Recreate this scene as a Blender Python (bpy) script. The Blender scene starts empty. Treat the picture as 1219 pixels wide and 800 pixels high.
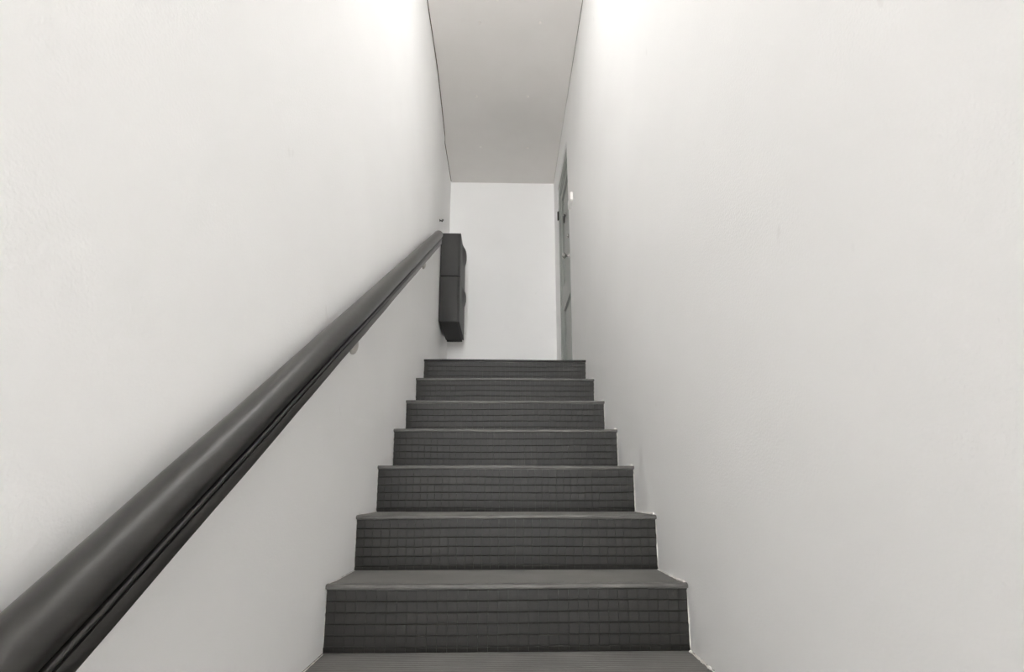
import bpy, bmesh, math, random
from mathutils import Vector

random.seed(7)
S = bpy.context.scene
C = S.collection

# ------------------------------------------------------------------ camera
FPX, TILT, CYPX, PAN, CAM_X = 573.3957, 0.1712, 484.4295, 0.0214, -0.0204
cam_data = bpy.data.cameras.new('camera')
cam = bpy.data.objects.new('camera', cam_data)
C.objects.link(cam)
cam_data.sensor_fit = 'HORIZONTAL'
cam_data.sensor_width = 36.0
cam_data.lens = FPX * 36.0 / 1219.0
cam_data.shift_y = (CYPX - 400.0) / 1219.0
cam_data.clip_start = 0.02
cam.location = (CAM_X, 0, 0)
cam.rotation_euler = (math.pi / 2 + TILT, 0, -PAN)
S.camera = cam

# ------------------------------------------------------------------ world (overcast daylight through the added entrance)
W = bpy.data.worlds.new('overcast_sky')
S.world = W
W.use_nodes = True
bg = W.node_tree.nodes['Background']
bg.inputs['Color'].default_value = (0.995, 1.0, 0.998, 1)
bg.inputs['Strength'].default_value = 37.0

def portal(name, loc, rot, sx, sy):
    d = bpy.data.lights.new(name, 'AREA')
    d.shape = 'RECTANGLE'
    d.size, d.size_y = sx, sy
    d.cycles.is_portal = True
    o = bpy.data.objects.new(name, d)
    o.location, o.rotation_euler = loc, rot
    C.objects.link(o)

E_X0, E_X1, E_TOP = -0.49, 0.49, 2.2     # glazed screen added unseen behind the camera to let in even daylight
portal('added_entrance_portal', (0, -6.65, 0.32), (math.pi / 2, 0, 0), 0.98, 3.76)

# ------------------------------------------------------------------ exposure
S.view_settings.view_transform = 'Standard'
S.view_settings.look = 'None'
S.view_settings.gamma = 1.0
S.view_settings.use_curve_mapping = False
S.view_settings.exposure = -0.06
S.cycles.max_bounces = 24
S.cycles.diffuse_bounces = 20
S.cycles.use_denoising = True

# ------------------------------------------------------------------ helpers
def srgb(r, g, b):
    f = lambda c: c / 12.92 if c <= 0.04045 else ((c + 0.055) / 1.055) ** 2.4
    return (f(r / 255), f(g / 255), f(b / 255), 1.0)

def material(name, c1, c2=None, rough=0.6, scale=6.0, bump=0.0, bump_scale=200.0, bump_dist=0.002,
             metallic=0.0, spec=0.5, stretch=None, low=0.35, high=0.65, coat=0.0):
    m = bpy.data.materials.new(name)
    m.use_nodes = True
    nt = m.node_tree
    b = nt.nodes['Principled BSDF']
    b.inputs['Roughness'].default_value = rough
    b.inputs['Metallic'].default_value = metallic
    b.inputs['Specular IOR Level'].default_value = spec
    b.inputs['Coat Weight'].default_value = coat
    b.inputs['Coat Roughness'].default_value = 0.25
    tc = nt.nodes.new('ShaderNodeTexCoord')
    src = tc.outputs['Object']
    if stretch:
        mp = nt.nodes.new('ShaderNodeMapping')
        mp.inputs['Scale'].default_value = stretch
        nt.links.new(src, mp.inputs['Vector'])
        src = mp.outputs['Vector']
    n = nt.nodes.new('ShaderNodeTexNoise')
    n.inputs['Scale'].default_value = scale
    n.inputs['Detail'].default_value = 6.0
    nt.links.new(src, n.inputs['Vector'])
    r = nt.nodes.new('ShaderNodeValToRGB')
    r.color_ramp.elements[0].position = low
    r.color_ramp.elements[1].position = high
    r.color_ramp.elements[0].color = c1
    r.color_ramp.elements[1].color = c2 or c1
    nt.links.new(n.outputs['Fac'], r.inputs['Fac'])
    nt.links.new(r.outputs['Color'], b.inputs['Base Color'])
    if bump > 0:
        n2 = nt.nodes.new('ShaderNodeTexNoise')
        n2.inputs['Scale'].default_value = bump_scale
        n2.inputs['Detail'].default_value = 3.0
        nt.links.new(src, n2.inputs['Vector'])
        bp = nt.nodes.new('ShaderNodeBump')
        bp.inputs['Strength'].default_value = bump
        bp.inputs['Distance'].default_value = bump_dist
        nt.links.new(n2.outputs['Fac'], bp.inputs['Height'])
        nt.links.new(bp.outputs['Normal'], b.inputs['Normal'])
    return m

M = {}
M['plaster'] = material('painted_plaster', (0.880, 0.877, 0.873, 1), (0.900, 0.897, 0.893, 1), rough=0.75, scale=2.2,
                        bump=0.26, bump_scale=190, bump_dist=0.0025, spec=0.25)
def add_scuffs(m, amount=0.16):
    """sparse small rubbed marks, part of the paint itself"""
    nt = m.node_tree
    b = nt.nodes['Principled BSDF']
    old = b.inputs['Base Color'].links[0].from_socket
    tc = nt.nodes.new('ShaderNodeTexCoord')
    mp = nt.nodes.new('ShaderNodeMapping')
    mp.inputs['Scale'].default_value = (1, 1, 0.55)
    n = nt.nodes.new('ShaderNodeTexNoise')
    n.inputs['Scale'].default_value = 17.0
    n.inputs['Detail'].default_value = 2.0
    r = nt.nodes.new('ShaderNodeMapRange')
    r.inputs['From Min'].default_value = 0.735
    r.inputs['From Max'].default_value = 0.80
    r.inputs['To Max'].default_value = amount
    mx = nt.nodes.new('ShaderNodeMixRGB')
    mx.inputs['Color2'].default_value = (0.42, 0.40, 0.37, 1)
    nt.links.new(tc.outputs['Object'], mp.inputs['Vector'])
    nt.links.new(mp.outputs['Vector'], n.inputs['Vector'])
    nt.links.new(n.outputs['Fac'], r.inputs['Value'])
    nt.links.new(r.outputs['Result'], mx.inputs['Fac'])
    nt.links.new(old, mx.inputs['Color1'])
    nt.links.new(mx.outputs['Color'], b.inputs['Base Color'])
add_scuffs(M['plaster'])
M['ceiling'] = material('painted_plasterboard', (0.74, 0.720, 0.700, 1), (0.77, 0.750, 0.731, 1), rough=0.8, scale=3.0,
                        bump=0.15, bump_scale=140, bump_dist=0.002, spec=0.2)
M['gap'] = material('shaded_gap_brown', srgb(84, 74, 62), srgb(112, 100, 84), rough=0.9, scale=30)  # brown backing, darkened for the shade inside the ceiling joint
M['filler'] = material('white_filler', srgb(236, 232, 228), rough=0.6)
M['riser'] = material('charcoal_rubber', (0.0125, 0.0118, 0.0102, 1), (0.0175, 0.0165, 0.0143, 1), rough=0.50, spec=0.4, scale=5,
                      bump=0.2, bump_scale=260, bump_dist=0.001)
M['tread'] = material('grey_ribbed_rubber', (0.115, 0.111, 0.105, 1), (0.145, 0.140, 0.132, 1), rough=0.5, scale=7,
                      bump=0.2, bump_scale=220, bump_dist=0.001)
M['nosing'] = material('worn_grey_nosing', (0.082, 0.079, 0.074, 1), (0.118, 0.114, 0.107, 1), rough=0.42, scale=14)
M['sealant'] = material('white_sealant', srgb(225, 222, 216), srgb(244, 242, 238), rough=0.5, scale=40)
M['rail'] = material('dark_stained_wood', (0.0150, 0.0138, 0.0122, 1), (0.022, 0.0205, 0.018, 1), rough=0.31, scale=3,
                     stretch=(30, 1.0, 30), bump=0.05, bump_scale=20, bump_dist=0.001, spec=0.62)
M['bracket'] = material('grey_white_painted_metal', srgb(186, 182, 176), srgb(206, 202, 196), rough=0.5, scale=40)
M['cabinet'] = material('charcoal_plastic', (0.019, 0.0185, 0.0172, 1), (0.025, 0.0243, 0.0225, 1), rough=0.5, scale=8,
                        bump=0.1, bump_scale=500, bump_dist=0.0005)
M['cabinet_shadow'] = material('shaded_plastic', (0.010, 0.010, 0.009, 1), rough=0.6)  # darker copy of the cabinet plastic, painting shade into joints and gaps
M['door'] = material('grey_green_gloss_paint', (0.255, 0.270, 0.250, 1), (0.285, 0.300, 0.278, 1), rough=0.38, scale=10)
M['chrome'] = material('brushed_steel', (0.55, 0.54, 0.52, 1), (0.62, 0.61, 0.59, 1), rough=0.25, metallic=1.0, scale=60)
M['dark_metal'] = material('dark_metal', (0.06, 0.058, 0.054, 1), (0.09, 0.086, 0.08, 1), rough=0.4, metallic=0.7, scale=50)
M['white_plastic'] = material('white_plastic', (0.84, 0.83, 0.81, 1), (0.87, 0.86, 0.84, 1), rough=0.35, scale=20)
M['white_frame'] = material('white_gloss_paint', (0.78, 0.77, 0.75, 1), (0.82, 0.81, 0.79, 1), rough=0.4, scale=12)
M['hall_floor'] = material('pale_vinyl', (0.46, 0.455, 0.445, 1), (0.54, 0.535, 0.525, 1), rough=0.5, scale=8)

def glass_material():
    m = bpy.data.materials.new('clear_glass')
    m.use_nodes = True
    nt = m.node_tree
    nt.nodes.clear()
    out = nt.nodes.new('ShaderNodeOutputMaterial')
    t = nt.nodes.new('ShaderNodeBsdfTransparent')
    t.inputs['Color'].default_value = (0.96, 0.96, 0.96, 1)
    g = nt.nodes.new('ShaderNodeBsdfGlossy')
    g.inputs['Roughness'].default_value = 0.02
    mix = nt.nodes.new('ShaderNodeMixShader')
    mix.inputs['Fac'].default_value = 0.08
    nt.links.new(t.outputs[0], mix.inputs[1])
    nt.links.new(g.outputs[0], mix.inputs[2])
    nt.links.new(mix.outputs[0], out.inputs['Surface'])
    return m
M['glass'] = glass_material()

def obj(name, bm, mat, parent=None, smooth=False, bevel=0.0, segs=2, loc=None):
    bmesh.ops.recalc_face_normals(bm, faces=bm.faces[:])
    me = bpy.data.meshes.new(name)
    bm.to_mesh(me)
    bm.free()
    me.materials.append(mat)
    if smooth:
        for p in me.polygons:
            p.use_smooth = True
    o = bpy.data.objects.new(name, me)
    C.objects.link(o)
    if parent:
        o.parent = parent
    if loc:
        o.location = loc
    if bevel > 0:
        md = o.modifiers.new('bevel', 'BEVEL')
        md.width = bevel
        md.segments = segs
        md.limit_method = 'ANGLE'
        md.angle_limit = math.radians(40)
        md.harden_normals = False
    return o

def empty(name, loc=(0, 0, 0)):
    o = bpy.data.objects.new(name, None)
    o.location = loc
    o.empty_display_size = 0.1
    C.objects.link(o)
    return o

def tag(o, label, cat, group=None, kind=None):
    o['label'] = label
    o['category'] = cat
    if group:
        o['group'] = group
    if kind:
        o['kind'] = kind
    return o

def box(bm, x0, x1, y0, y1, z0, z1):
    v = [bm.verts.new(p) for p in ((x0, y0, z0), (x1, y0, z0), (x1, y1, z0), (x0, y1, z0),
                                   (x0, y0, z1), (x1, y0, z1), (x1, y1, z1), (x0, y1, z1))]
    for f in ((0, 1, 2, 3), (4, 5, 6, 7), (0, 1, 5, 4), (1, 2, 6, 5), (2, 3, 7, 6), (3, 0, 4, 7)):
        bm.faces.new([v[i] for i in f])

def extrude_x(bm, prof, x0, x1):
    """closed profile of (y, z) swept along x"""
    a = [bm.verts.new((x0, y, z)) for y, z in prof]
    b = [bm.verts.new((x1, y, z)) for y, z in prof]
    n = len(prof)
    for i in range(n):
        bm.faces.new((a[i], a[(i + 1) % n], b[(i + 1) % n], b[i]))
    bm.faces.new(a)
    bm.faces.new(b[::-1])

def rings(bm, ring_list, caps=True, close=True):
    vs = [[bm.verts.new(p) for p in r] for r in ring_list]
    for a, b in zip(vs[:-1], vs[1:]):
        n = len(a)
        for i in range(n if close else n - 1):
            bm.faces.new((a[i], a[(i + 1) % n], b[(i + 1) % n], b[i]))
    if caps:
        bm.faces.new(vs[0][::-1])
        bm.faces.new(vs[-1])

def lathe(bm, prof, origin, axis, n=20):
    """profile of (distance along axis, radius)"""
    ax = Vector(axis).normalized()
    u = ax.orthogonal().normalized()
    w = ax.cross(u)
    o = Vector(origin)
    rings(bm, [[o + ax * t + (u * math.cos(2 * math.pi * k / n) + w * math.sin(2 * math.pi * k / n)) * max(r, 1e-4)
                for k in range(n)] for t, r in prof])

def tube(bm, pts, radii, n=8):
    pts = [Vector(p) for p in pts]
    rl = []
    for i, p in enumerate(pts):
        d = (pts[min(i + 1, len(pts) - 1)] - pts[max(i - 1, 0)]).normalized()
        u = d.cross(Vector((0.31, 0.17, 0.93))).normalized()
        w = d.cross(u)
        r = radii[i] if isinstance(radii, (list, tuple)) else radii
        rl.append([p + (u * math.cos(2 * math.pi * k / n) + w * math.sin(2 * math.pi * k / n)) * r for k in range(n)])
    rings(bm, rl)

# ------------------------------------------------------------------ dimensions
HALF = 0.525
STEP_HALF = HALF - 0.001
RISE, GOING, Y0, OVER, CZ = 0.1839, 0.2602, 1.4713, 0.0115, 0.2699
FIRST, LAST = -6, 6                        # riser numbers; the landing is the tread of riser 6
def tread_z(k): return -CZ + k * RISE
def riser_y(k): return Y0 + k * GOING
HALL_Z = tread_z(FIRST - 1)
LAND_Z = tread_z(LAST)
Y_BACK, Z_CEIL, Y_ENT = 4.583, 3.176, -6.5
Z_TOP = 3.26

# ------------------------------------------------------------------ setting: walls
X_LAND = -0.5625
def smooth01(t):
    t = max(0.0, min(1.0, t))
    return t * t * (3 - 2 * t)

def left_x(y, z=0.0):
    """the wall drifts outwards near its top end, where a rounded edge meets the landing wall"""
    x = -HALF - 0.0325 * smooth01((y - 3.03) / 1.25)
    if y > 3.93:                            # rounded plaster edge, then the landing wall a little further out
        x -= 0.012 * (min(y - 3.93, 0.085) / 0.085) ** 2
    if y > 4.02:
        x = X_LAND + 0.0005
    return x

def right_x(y, z):
    lean = (0.022 - (y - 2.65) * 0.00725) if y > 2.65 else 0.022
    return HALF - max(0.0, lean) * max(0.0, min(1.0, (z - 1.8) / 1.37))

def slab(bm, ys, zs, fx, back):
    """wall slab: inner face from fx(y, z), outer face on the plane x = back"""
    inn = [[bm.verts.new((fx(y, z), y, z)) for z in zs] for y in ys]
    out = [[bm.verts.new((back, y, z)) for z in zs] for y in ys]
    ny, nz = len(ys), len(zs)
    for i in range(ny - 1):
        for j in range(nz - 1):
            bm.faces.new((inn[i][j], inn[i + 1][j], inn[i + 1][j + 1], inn[i][j + 1]))
            bm.faces.new((out[i][j], out[i][j + 1], out[i + 1][j + 1], out[i + 1][j]))
    for i in range(ny - 1):
        for j in (0, nz - 1):
            bm.faces.new((inn[i][j], inn[i + 1][j], out[i + 1][j], out[i][j]))
    for j in range(nz - 1):
        for i in (0, ny - 1):
            bm.faces.new((inn[i][j], inn[i][j + 1], out[i][j + 1], out[i][j]))

def lin(a, b, n): return [a + (b - a) * i / (n - 1) for i in range(n)]

bm = bmesh.new()
ys = lin(Y_ENT, 2.7, 6) + lin(2.8, 3.92, 23) + lin(3.93, 4.015, 10) + [4.022, 4.3, Y_BACK + 0.12]
slab(bm, ys, [HALL_Z - 0.1, 0.5, 2.0, Z_TOP], left_x, -0.70)
tag(obj('wall_left', bm, M['plaster'], smooth=False),
    'white painted plaster wall on the left carrying the dark handrail', 'wall', kind='structure')

D_Y0, D_Y1, D_TOP = 3.60, 4.262, 2.895      # door opening in the right wall
bm = bmesh.new()
zs = [HALL_Z - 0.1, LAND_Z, 1.8, 2.1, 2.4, 2.65, D_TOP, 3.176, Z_TOP]
slab(bm, lin(Y_ENT, D_Y0, 8), zs, right_x, 0.70)
slab(bm, [D_Y0, D_Y1], [HALL_Z - 0.1, LAND_Z - 0.012], right_x, 0.70)
slab(bm, [D_Y0, 3.9, D_Y1], [D_TOP, 3.176, Z_TOP], right_x, 0.70)
slab(bm, [D_Y1, Y_BACK + 0.12], zs, right_x, 0.70)
tag(obj('wall_right', bm, M['plaster']),
    'white painted plaster wall on the right with the grey door in it', 'wall', kind='structure')

bm = bmesh.new()
box(bm, X_LAND, 0.521, Y_BACK, Y_BACK + 0.12, LAND_Z - 0.2, Z_TOP)
tag(obj('wall_end', bm, M['plaster']), 'narrow white end wall behind the top landing', 'wall', kind='structure')

# unseen wall behind the camera, holding the added entrance
bm = bmesh.new()
for x0, x1, z0, z1 in ((-0.70, E_X0, HALL_Z - 0.1, Z_TOP), (E_X1, 0.70, HALL_Z - 0.1, Z_TOP), (E_X0, E_X1, E_TOP, Z_TOP)):
    box(bm, x0, x1, Y_ENT - 0.12, Y_ENT, z0, z1)
tag(obj('wall_entrance', bm, M['plaster']), 'white unseen wall behind the camera around the added entrance', 'wall', kind='structure')

# ------------------------------------------------------------------ setting: ceiling
def poly_prism(bm, pts, z0, z1):
    a = [bm.verts.new((x, y, z0)) for x, y in pts]
    b = [bm.verts.new((x, y, z1)) for x, y in pts]
    n = len(pts)
    bm.faces.new(a); bm.faces.new(b)
    for i in range(n):
        bm.faces.new((a[i], a[(i + 1) % n], b[(i + 1) % n], b[i]))

GAP = 0.0045
def ceil_pts(yl):
    l = [(left_x(y) + GAP * 1.7, y) for y in yl]
    r = [(right_x(y, Z_CEIL) - GAP * 0.7, y) for y in yl]
    return l + r[::-1]
bm = bmesh.new()
poly_prism(bm, ceil_pts([Y_ENT + 0.002, 2.0] + lin(2.7, 4.0, 12) + [4.1, Y_BACK - 0.002]), Z_CEIL, Z_CEIL + 0.0125)
ceiling = tag(obj('ceiling', bm, M['ceiling']), 'flat grey white plasterboard ceiling above the stairwell', 'ceiling', kind='structure')
bm = bmesh.new()                            # backing painted dark brown for the shade inside the thin wall joint
box(bm, -0.70, 0.70, Y_ENT - 0.12, Y_BACK + 0.12, Z_CEIL + 0.0125, Z_TOP + 0.04)
obj('joint_backing', bm, M['gap'], ceiling)
for x, y in ((-0.183, 2.825), (0.234, 2.816), (-0.239, 3.46), (0.181, 3.45), (-0.23, 4.047), (0.213, 4.049), (-0.06, 2.66)):
    bm = bmesh.new()
    lathe(bm, [(0, 0.011), (0.0015, 0.009), (0.0024, 0.004)], (x, y, Z_CEIL), (0, 0, -1), 12)
    obj('filler_spot', bm, M['filler'], ceiling, smooth=True)

def under(o, p):                            # parent without moving
    o.parent = p
    o.matrix_parent_inverse.translation = -p.location
    return o

# ------------------------------------------------------------------ setting: entrance (added behind the camera for daylight) and floors
ent = empty('added_daylight_window', (0, Y_ENT, HALL_Z))
bm = bmesh.new()
for x0, x1, z0, z1 in ((E_X0, E_X0 + 0.06, HALL_Z, E_TOP), (E_X1 - 0.06, E_X1, HALL_Z, E_TOP),
                       (E_X0 + 0.06, E_X1 - 0.06, E_TOP - 0.06, E_TOP), (E_X0 + 0.06, E_X1 - 0.06, HALL_Z, HALL_Z + 0.25)):
    box(bm, x0, x1, Y_ENT - 0.09, Y_ENT - 0.03, z0, z1)
under(obj('added_glazed_frame', bm, M['white_frame']), ent)
bm = bmesh.new()
box(bm, E_X0 + 0.06, E_X1 - 0.06, Y_ENT - 0.066, Y_ENT - 0.060, HALL_Z + 0.25, E_TOP - 0.06)
under(obj('glass_pane', bm, M['glass']), ent)
tag(ent, 'added tall glazed opening, unseen behind the camera, letting in daylight', 'window', kind='structure')

bm = bmesh.new()
box(bm, -HALF, HALF, Y_ENT, riser_y(FIRST), HALL_Z - 0.1, HALL_Z)
tag(obj('floor_hall', bm, M['hall_floor']), 'pale entrance floor at the foot of the stairs', 'floor', kind='structure')
bm = bmesh.new()
box(bm, X_LAND, 0.521, riser_y(LAST) + 0.10, Y_BACK, LAND_Z - 0.1, LAND_Z)
tag(obj('floor', bm, M['tread']), 'grey landing floor at the top of the stairs', 'floor', kind='structure')

# ------------------------------------------------------------------ lamp added unseen above the frame, to even out the brightness
FILL_Y0, FILL_Y1, FILL_Z, FILL_E = 0.30, 2.04, 2.94, 39.0
fill_lamp = empty('added_strip_light', (0, 0.5 * (FILL_Y0 + FILL_Y1), Z_CEIL))
bm = bmesh.new()
box(bm, -0.030, 0.030, FILL_Y0, FILL_Y1, FILL_Z + 0.012, FILL_Z + 0.045)
under(obj('housing', bm, M['white_frame'], bevel=0.004), fill_lamp)
for y in (FILL_Y0 + 0.3, FILL_Y1 - 0.3):
    bm = bmesh.new()
    lathe(bm, [(0, 0.035), (0.012, 0.035), (0.018, 0.006), (Z_CEIL - FILL_Z - 0.045, 0.006)], (0, y, Z_CEIL), (0, 0, -1), 16)
    under(obj('stem', bm, M['white_frame'], smooth=True), fill_lamp)
mg = bpy.data.materials.new('fill_tube_glow')
mg.use_nodes = True
pb = mg.node_tree.nodes['Principled BSDF']
pb.inputs['Base Color'].default_value = (0.9, 0.9, 0.88, 1)
pb.inputs['Emission Color'].default_value = (0.998, 0.995, 0.985, 1)
pb.inputs['Emission Strength'].default_value = FILL_E
bm = bmesh.new()
lathe(bm, [(0, 0.021), (FILL_Y1 - FILL_Y0 - 0.04, 0.021)], (0, FILL_Y0 + 0.02, FILL_Z - 0.008), (0, 1, 0), 20)
under(obj('tube', bm, mg, smooth=True), fill_lamp)
tag(fill_lamp, 'added slim strip light, unseen above the frame, brightening the stairwell', 'fill_lamp')

# ------------------------------------------------------------------ staircase
stairs = empty('staircase', (0, 0, 0))
tag(stairs, 'steep straight staircase with charcoal gridded risers and grey ribbed treads', 'staircase')
PAD_COLS, PAD_ROWS, PADW = 36, 6, 2 * STEP_HALF / 36
SKIN = 0.0022                               # how far the embossed squares stand proud

def sag(k, x):                              # every step is a little out of level, as painted rubber on old timber is
    return 0.0014 * math.sin(2.1 * x * 3 + k * 1.7) + 0.001 * math.sin(k * 2.9)

def pad_shape(bm, x0, x1, z0, z1, y, up=0.0):
    i = 0.0013
    ix = 0.0003
    a = [bm.verts.new(p) for p in ((x0, y, z0), (x1, y, z0), (x1, y, z1), (x0, y, z1))]
    d = SKIN
    b = [bm.verts.new(p) for p in ((x0 + ix, y - d * 0.75, z0 + i), (x1 - ix, y - d * 0.75, z0 + i),
                                   (x1 - ix, y - d * 1.5, z1 - i * 2.2), (x0 + ix, y - d * 1.5, z1 - i * 2.2))]
    bm.faces.new(b)
    for q in range(4):
        bm.faces.new((a[q], a[(q + 1) % 4], b[(q + 1) % 4], b[q]))

pad_mesh = {}
rest = bmesh.new()
for k in range(FIRST, LAST + 1):
    y, z1, z0 = riser_y(k), tread_z(k), tread_z(k - 1)
    bm = bmesh.new()
    box(bm, -STEP_HALF, STEP_HALF, y, y + 0.018, z0 - 0.02, z1 - 0.012)
    riser = obj('riser', bm, M['riser'], stairs)
    pitch = 0.0312
    top = z1 - 0.0125
    for r in range(PAD_ROWS):
        zt = top - r * pitch
        zb = max(zt - pitch + 0.0007, z0 + 0.0005)
        if zt - zb < 0.006:
            continue
        for c in range(PAD_COLS):
            x0, x1 = -STEP_HALF + c * PADW + 0.00005, -STEP_HALF + (c + 1) * PADW - 0.00005
            dz = sag(k, 0.5 * (x0 + x1)) + random.uniform(-0.0003, 0.0003)
            if k == 0 or (k == 1 and r >= 4):
                key = round(zt - zb, 4)
                if key not in pad_mesh:
                    b2 = bmesh.new()
                    hw, hh = 0.5 * (x1 - x0), 0.5 * (zt - zb)
                    pad_shape(b2, -hw, hw, -hh, hh, 0)
                    me = bpy.data.meshes.new('riser_pad')
                    bmesh.ops.recalc_face_normals(b2, faces=b2.faces[:])
                    b2.to_mesh(me); b2.free()
                    me.materials.append(M['riser'])
                    pad_mesh[key] = me
                o = bpy.data.objects.new('riser_pad', pad_mesh[key])
                C.objects.link(o)
                o.parent = riser
                o.location = (0.5 * (x0 + x1), y, 0.5 * (zt + zb) + dz)
            else:
                pad_shape(rest, x0, x1, zb + dz, zt + dz, y)
    # tread: ribbed top surface
    depth = GOING + OVER if k < LAST else 0.115
    ya, yb = y - OVER, y - OVER + depth + (0.002 if k < LAST else 0)
    prof = [(ya + 0.010, z1 - 0.030), (ya + 0.010, z1 - 0.0006)]
    yy = ya + 0.018
    while yy < yb - 0.008:
        prof += [(yy, z1 - 0.0006), (yy + 0.0016, z1 + 0.0008), (yy + 0.0056, z1 + 0.0008), (yy + 0.0072, z1 - 0.0006)]
        yy += 0.0105
    prof += [(yb, z1 - 0.0006), (yb, z1 - 0.030)]
    if k == LAST:
        prof = [(ya + 0.010, z1 - 0.030), (ya + 0.010, z1), (yb, z1), (yb, z1 - 0.030)]
    bm = bmesh.new()
    extrude_x(bm, prof, -STEP_HALF, STEP_HALF)
    tread = obj('tread', bm, M['tread'], stairs)
    # rounded nosing along the front edge, slightly wavy
    bm = bmesh.new()
    rl = []
    for x in lin(-STEP_HALF, STEP_HALF, 25):
        w = sag(k + 3, x) * 0.7
        hh = 0.0125
        sec = [(ya + 0.0105, -hh), (ya + 0.003, -hh), (ya, -hh + 0.003), (ya - 0.0006, -0.006), (ya + 0.0008, -0.0025),
               (ya + 0.004, 0.0002), (ya + 0.0095, 0.0016), (ya + 0.020, 0.0012), (ya + 0.020, -0.002)]
        rl.append([(x, a, z1 + b + w) for a, b in sec])
    rings(bm, rl)
    obj('nosing', bm, M['nosing'] if k < LAST else M['riser'], tread)
    # white sealant run along the joints with the walls
    for s in (-1, 1):
        bm = bmesh.new()
        pts, rad = [], []
        xw = s * (HALF - 0.0066)
        n = 22
        for i in range(n):
            t = i / (n - 1)
            pts.append((xw, y + 0.004 + t * (GOING - 0.02), z1 + 0.001 + 0.0035 * max(0, 1 - t * 4)))
            rad.append((0.0042 if s > 0 else 0.0014) * random.uniform(0.35, 1.45))
        if k < LAST:
            tube(bm, pts, rad, 6)
        pts = [(s * (HALF - 0.0022), y - SKIN - 0.001, z0 + 0.004 + (RISE - 0.02) * i / 15) for i in range(16)]
        tube(bm, pts, [(0.0013 if s > 0 else 0.0006) * random.uniform(0.1, 1.4) for _ in pts], 6)
        obj('sealant_bead', bm, M['sealant'], stairs)
o = obj('riser_pads', rest, M['riser'], stairs)
o['kind'] = 'stuff'

# ------------------------------------------------------------------ handrail on the left wall
SLOPE = 0.72
RAIL_K = 1.05                               # rail size and its distance from the middle of the stairs
RAIL_A, RAIL_B = -0.12, 3.15
def rail_profile():
    cx, cz, rx, rz = -0.448, -0.469, 0.031, 0.033
    right = []
    for i in range(0, 18):                  # rounded grip, turning well under at the sides
        th = math.radians(90 - i * 8)
        right.append((rx * math.cos(th), rz * math.sin(th)))
    right += [(0.0175, -0.0252), (0.0172, -0.0262)]
    for i in range(0, 9):                   # bead
        th = math.radians(105 - i * 23)
        right.append((0.0205 + 0.0055 * math.cos(th), -0.0312 + 0.005 * math.sin(th)))
    right += [(0.0160, -0.0364), (0.0158, -0.0388), (0.0215, -0.0397), (0.0232, -0.0403), (0.0238, -0.0418), (0.0238, -0.0632), (0.0220, -0.0650)]
    pts = [(cx + a, cz + b) for a, b in right]
    pts += [(cx - a, cz + b) for a, b in right[::-1][:-1]]
    return [(CAM_X + (a - CAM_X) * RAIL_K, b * RAIL_K) for a, b in pts]
PROF = rail_profile()
RAIL_X = sum(p[0] for p in PROF) / len(PROF)
rail = empty('handrail', (-0.45, 0.0, -0.53))
bm = bmesh.new()
rl = []
stations = [(RAIL_A, 1.0)] + [(y, 1.0) for y in lin(RAIL_A + 0.05, RAIL_B - 0.03, 40)] + [(RAIL_B - 0.012, 0.985), (RAIL_B - 0.004, 0.94), (RAIL_B, 0.84)]
for y, sc in stations:
    wob = 0.0007 * math.sin(y * 9) + 0.0005 * math.sin(y * 23 + 1)
    rl.append([(RAIL_X + (x - RAIL_X) * sc + wob, y, -0.515 + (z + 0.515) * sc + SLOPE * y) for x, z in PROF])
rings(bm, rl)
body = obj('rail', bm, M['rail'], smooth=True)
md = body.modifiers.new('edges', 'EDGE_SPLIT')
md.split_angle = math.radians(38)
under(body, rail)
for y in (0.27, 1.565, 2.86):
    zb = -0.534 * RAIL_K + SLOPE * y
    xw = left_x(y)
    zc = zb - 0.080
    bm = bmesh.new()
    lathe(bm, [(-0.002, 0.038), (0.005, 0.038), (0.010, 0.035), (0.016, 0.026), (0.018, 0.012)], (xw, y, zc), (1, 0, 0), 24)
    tube(bm, [(xw + 0.006, y, zc + 0.010), (xw + 0.022, y, zc + 0.020), (xw + 0.038, y, zc + 0.036), (RAIL_X - 0.006, y, zb - 0.028),
              (RAIL_X, y, zb - 0.014), (RAIL_X, y, zb + 0.001)], [0.009, 0.008, 0.0075, 0.007, 0.007, 0.008], 10)
    br = under(obj('bracket', bm, M['bracket'], smooth=True), rail)
    br['label'] = 'pale grey painted wall bracket'
    bm = bmesh.new()
    rings(bm, [[(RAIL_X - 0.014, yy, zb + SLOPE * (yy - y) - 0.003), (RAIL_X + 0.014, yy, zb + SLOPE * (yy - y) - 0.003),
                (RAIL_X + 0.014, yy, zb + SLOPE * (yy - y) + 0.0006), (RAIL_X - 0.014, yy, zb + SLOPE * (yy - y) + 0.0006)] for yy in (y - 0.02, y + 0.02)])
    ob = obj('saddle_plate', bm, M['bracket'], br)
tag(rail, 'dark stained wooden handrail sloping up the left wall on pale brackets', 'handrail')

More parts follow.
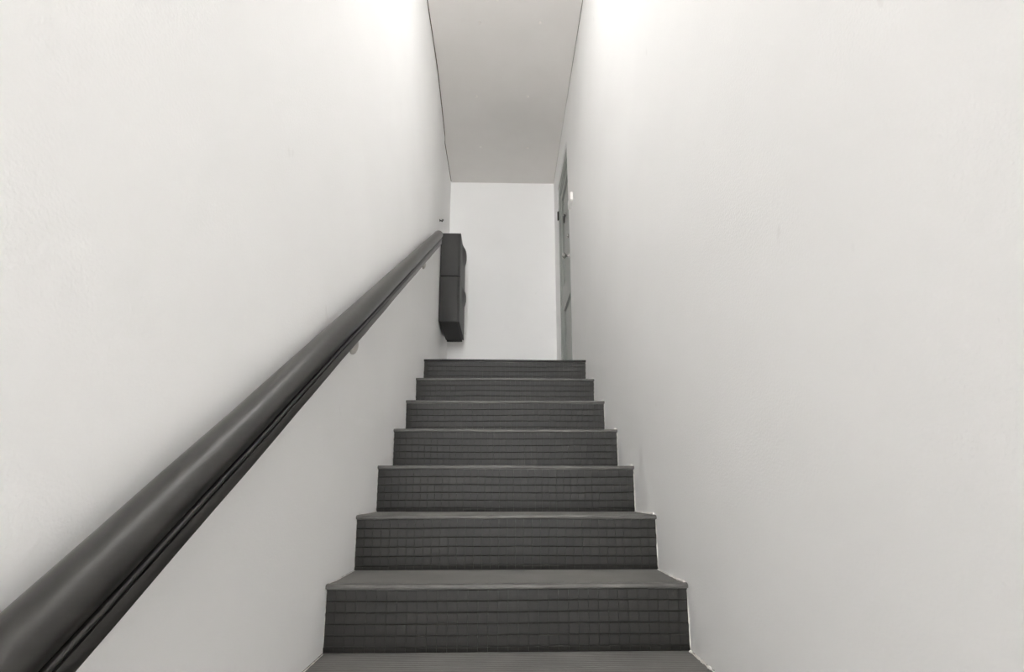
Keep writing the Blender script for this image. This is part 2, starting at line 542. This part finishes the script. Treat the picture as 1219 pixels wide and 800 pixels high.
# ------------------------------------------------------------------ shoe cabinets on the left wall of the landing
CAB_Y0, CAB_Y1, CAB_X0, CAB_X1 = 3.80, 4.305, -0.543, -0.3735
def cabinet(z0, z1, label, lowest):
    root = empty('shoe_cabinet', (CAB_X0, 0.5 * (CAB_Y0 + CAB_Y1), z0))
    def add(name, bm, mat, **kw):
        return under(obj(name, bm, mat, **kw), root)
    bm = bmesh.new()
    xb = CAB_X1 - 0.014
    box(bm, CAB_X0, xb, CAB_Y0, CAB_Y1, z0 + 0.0035, z1 - 0.0035)
    add('body', bm, M['cabinet'], bevel=0.004)
    # front flap facing the corridor, with the bulging grip near its top
    bm = bmesh.new()
    nu, nv = 29, 31
    ymid, half = 0.5 * (CAB_Y0 + CAB_Y1), 0.5 * (CAB_Y1 - CAB_Y0)
    grid = []
    for j in range(nv):
        t = j / (nv - 1)                    # 0 at the bottom, 1 at the top
        row = []
        for i in range(nu):
            u = -1 + 2 * i / (nu - 1)
            yy = ymid + u * half
            b = 0.027 * math.exp(-((u - 0.15) / 0.42) ** 4)
            prof = smooth01((t - 0.52) / 0.30) * (1 - smooth01((t - 0.90) / 0.10)) ** 0.7
            edge = 0.004 * (1 - min(1, (1 - abs(u)) / 0.03)) ** 2
            row.append(bm.verts.new((CAB_X1 + b * prof - edge, yy, z0 + 0.003 + t * (z1 - z0 - 0.006))))
        grid.append(row)
    for j in range(nv - 1):
        for i in range(nu - 1):
            bm.faces.new((grid[j][i], grid[j][i + 1], grid[j + 1][i + 1], grid[j + 1][i]))
    xs = xb + 0.004
    rim = [grid[0][i] for i in range(nu)] + [grid[j][nu - 1] for j in range(1, nv)] + \
          [grid[nv - 1][i] for i in range(nu - 2, -1, -1)] + [grid[j][0] for j in range(nv - 2, 0, -1)]
    back = [bm.verts.new((xs, v.co.y, v.co.z)) for v in rim]
    n = len(rim)
    for i in range(n):
        bm.faces.new((rim[i], rim[(i + 1) % n], back[(i + 1) % n], back[i]))
    bm.faces.new(back)
    o = add('front_flap', bm, M['cabinet'], smooth=True)
    o.modifiers.new('edges', 'EDGE_SPLIT').split_angle = math.radians(40)
    bm = bmesh.new()                        # hinge joint between body and flap, shade painted in
    box(bm, xb, xs, CAB_Y0 + 0.009, CAB_Y1 - 0.009, z0 + 0.004, z1 - 0.004)
    add('hinge_joint', bm, M['cabinet_shadow'])
    bm = bmesh.new()                        # narrow joint at the unit, its shade painted black
    box(bm, CAB_X0 + 0.008, xb - 0.006, CAB_Y0 + 0.010, CAB_Y1 - 0.010, z0 + (0.0 if lowest else -0.0036), z0 + 0.0036)
    add('base_rim', bm, M['cabinet_shadow'])
    if lowest:
        bm = bmesh.new()  # rear lip in shadow black, for the dark gap beneath
        box(bm, CAB_X0 + 0.012, CAB_X1 - 0.016, CAB_Y1 - 0.02, CAB_Y1 - 0.004, z0 - 0.014, z0 + 0.002)
        add('rear_lip', bm, M['cabinet_shadow'])
    tag(root, label, 'cabinet')
Z_A, Z_B = 1.366, 2.161
Z_M = 0.5 * (Z_A + Z_B) + 0.004
cabinet(Z_M, Z_B, 'upper of two black plastic wall cabinets behind the top of the handrail', False)
cabinet(Z_A, Z_M, 'lower of two black plastic wall cabinets with its underside showing', True)

# ------------------------------------------------------------------ small hook above the cabinets
hook = empty('wall_hook', (left_x(3.69), 3.69, 2.205))
bm = bmesh.new()
hx = left_x(3.69)
lathe(bm, [(-0.001, 0.011), (0.003, 0.011), (0.005, 0.008)], (hx, 3.69, 2.208), (1, 0, 0), 14)
under(obj('plate', bm, M['dark_metal'], smooth=True), hook)
bm = bmesh.new()
tube(bm, [(hx + 0.003, 3.69, 2.208), (hx + 0.014, 3.69, 2.205), (hx + 0.022, 3.69, 2.200), (hx + 0.026, 3.69, 2.206), (hx + 0.026, 3.69, 2.216)],
     [0.005, 0.005, 0.0065, 0.006, 0.0075], 10)
under(obj('peg', bm, M['dark_metal'], smooth=True), hook)
tag(hook, 'tiny dark metal hook on the left wall above the black cabinets', 'hook')

# ------------------------------------------------------------------ white box on the right wall
px = right_x(3.42, 2.23)
bell = empty('doorbell_box', (px, 3.43, 2.2))
bm = bmesh.new()
box(bm, px - 0.021, px + 0.002, 3.362, 3.50, 2.200, 2.264)
under(obj('cover', bm, M['white_plastic'], bevel=0.003), bell)
bm = bmesh.new()
box(bm, px - 0.0225, px - 0.0205, 3.40, 3.46, 2.216, 2.248)
under(obj('push_plate', bm, M['white_plastic'], bevel=0.001), bell)
tag(bell, 'small white plastic box high on the right wall beside the grey door', 'box')

# ------------------------------------------------------------------ door in the right wall of the landing
door = empty('door_1', (0.55, 3.93, LAND_Z))
FX = 0.5235                                 # face of the frame
L_Y0, L_Y1, L_TOP = 3.603, 4.142, 2.735
bm = bmesh.new()
box(bm, FX, 0.66, L_Y1 + 0.004, D_Y1, LAND_Z, D_TOP)
box(bm, FX, 0.66, D_Y0, L_Y1 + 0.004, L_TOP + 0.004, D_TOP)
under(obj('door_frame', bm, M['door'], bevel=0.004), door)
bm = bmesh.new()                            # rebate shadow line moulding on the frame
box(bm, FX - 0.006, FX + 0.001, L_Y1 + 0.030, L_Y1 + 0.046, LAND_Z, L_TOP + 0.045)
box(bm, FX - 0.006, FX + 0.001, D_Y0, L_Y1 + 0.030, L_TOP + 0.030, L_TOP + 0.045)
under(obj('frame_bead', bm, M['door'], bevel=0.002), door)
LX = FX + 0.006                             # face of the leaf
P_Y0, P_Y1 = 3.655, 4.075
U0, U1, B0, B1 = 1.80, 2.655, 0.985, 1.575
bm = bmesh.new()
for y0, y1, z0, z1 in ((L_Y0, P_Y0, LAND_Z + 0.006, L_TOP), (P_Y1, L_Y1, LAND_Z + 0.006, L_TOP),
                       (P_Y0, P_Y1, U1, L_TOP), (P_Y0, P_Y1, B1, U0), (P_Y0, P_Y1, LAND_Z + 0.006, B0)):
    box(bm, LX, LX + 0.044, y0, y1, z0, z1)
under(obj('door_leaf', bm, M['door']), door)
for z0, z1 in ((U0, U1), (B0, B1)):
    bm = bmesh.new()
    box(bm, LX + 0.014, LX + 0.030, P_Y0, P_Y1, z0, z1)
    pn = under(obj('door_panel', bm, M['door']), door)
    bm = bmesh.new()
    for y0, y1, a, b in ((P_Y0, P_Y0 + 0.012, z0, z1), (P_Y1 - 0.012, P_Y1, z0, z1), (P_Y0 + 0.012, P_Y1 - 0.012, z0, z0 + 0.012), (P_Y0 + 0.012, P_Y1 - 0.012, z1 - 0.012, z1)):
        box(bm, LX + 0.006, LX + 0.015, y0, y1, a, b)
    mo = obj('panel_moulding', bm, M['door'], pn, bevel=0.003)
# knob near the lock edge
bm = bmesh.new()
KY, KZ = 3.655, 1.886
lathe(bm, [(0, 0.024), (0.004, 0.024), (0.007, 0.012), (0.022, 0.009), (0.030, 0.012), (0.038, 0.022), (0.048, 0.0265), (0.057, 0.024), (0.063, 0.013), (0.0645, 0.001)],
      (LX, KY, KZ), (-1, 0, 0), 20)
k = under(obj('door_knob', bm, M['chrome'], smooth=True), door)
k['label'] = 'round chrome door knob'
bm = bmesh.new()
lathe(bm, [(0, 0.016), (0.010, 0.016), (0.014, 0.012), (0.015, 0.001)], (LX, 3.70, 2.087), (-1, 0, 0), 16)
k = under(obj('lock_cylinder', bm, M['chrome'], smooth=True), door)
k['label'] = 'chrome lock cylinder'
bm = bmesh.new()
lathe(bm, [(0, 0.010), (0.004, 0.010), (0.005, 0.006), (0.004, 0.001)], (LX, 3.93, 2.525), (-1, 0, 0), 14)
under(obj('spyhole', bm, M['chrome'], smooth=True), door)
# knocker: back plate, hinge boss and hanging ring
bm = bmesh.new()
NY, NZ = 3.915, 2.39
NX = LX + 0.014
lathe(bm, [(0, 0.020), (0.006, 0.018), (0.016, 0.010), (0.022, 0.009), (0.024, 0.001)], (NX, NY, NZ + 0.02), (-1, 0, 0), 16)
kn = under(obj('door_knocker', bm, M['chrome'], smooth=True), door)
kn['label'] = 'chrome ring door knocker'
bm = bmesh.new()
ring = [(NX - 0.018, NY + 0.030 * math.sin(a), NZ - 0.018 + 0.036 * math.cos(a)) for a in lin(0, 2 * math.pi, 21)]
tube(bm, ring, 0.0055, 8)
obj('knocker_ring', bm, M['dark_metal'], kn, smooth=True)
for zc in (1.12, 2.612):
    bm = bmesh.new()
    lathe(bm, [(0, 0.007), (0.09, 0.007)], (FX - 0.007, D_Y1 + 0.004, zc - 0.045), (0, 0, 1), 12)
    box(bm, FX - 0.003, FX + 0.001, D_Y1 - 0.045, D_Y1 + 0.004, zc - 0.045, zc + 0.045)
    if zc > 2:
        h = under(obj('hinge', bm, M['dark_metal']), door)
        h['label'] = 'dark metal hinge'
    else:
        bm.free()
tag(door, 'grey green two panel door at the top right of the stairs', 'door', kind='structure')
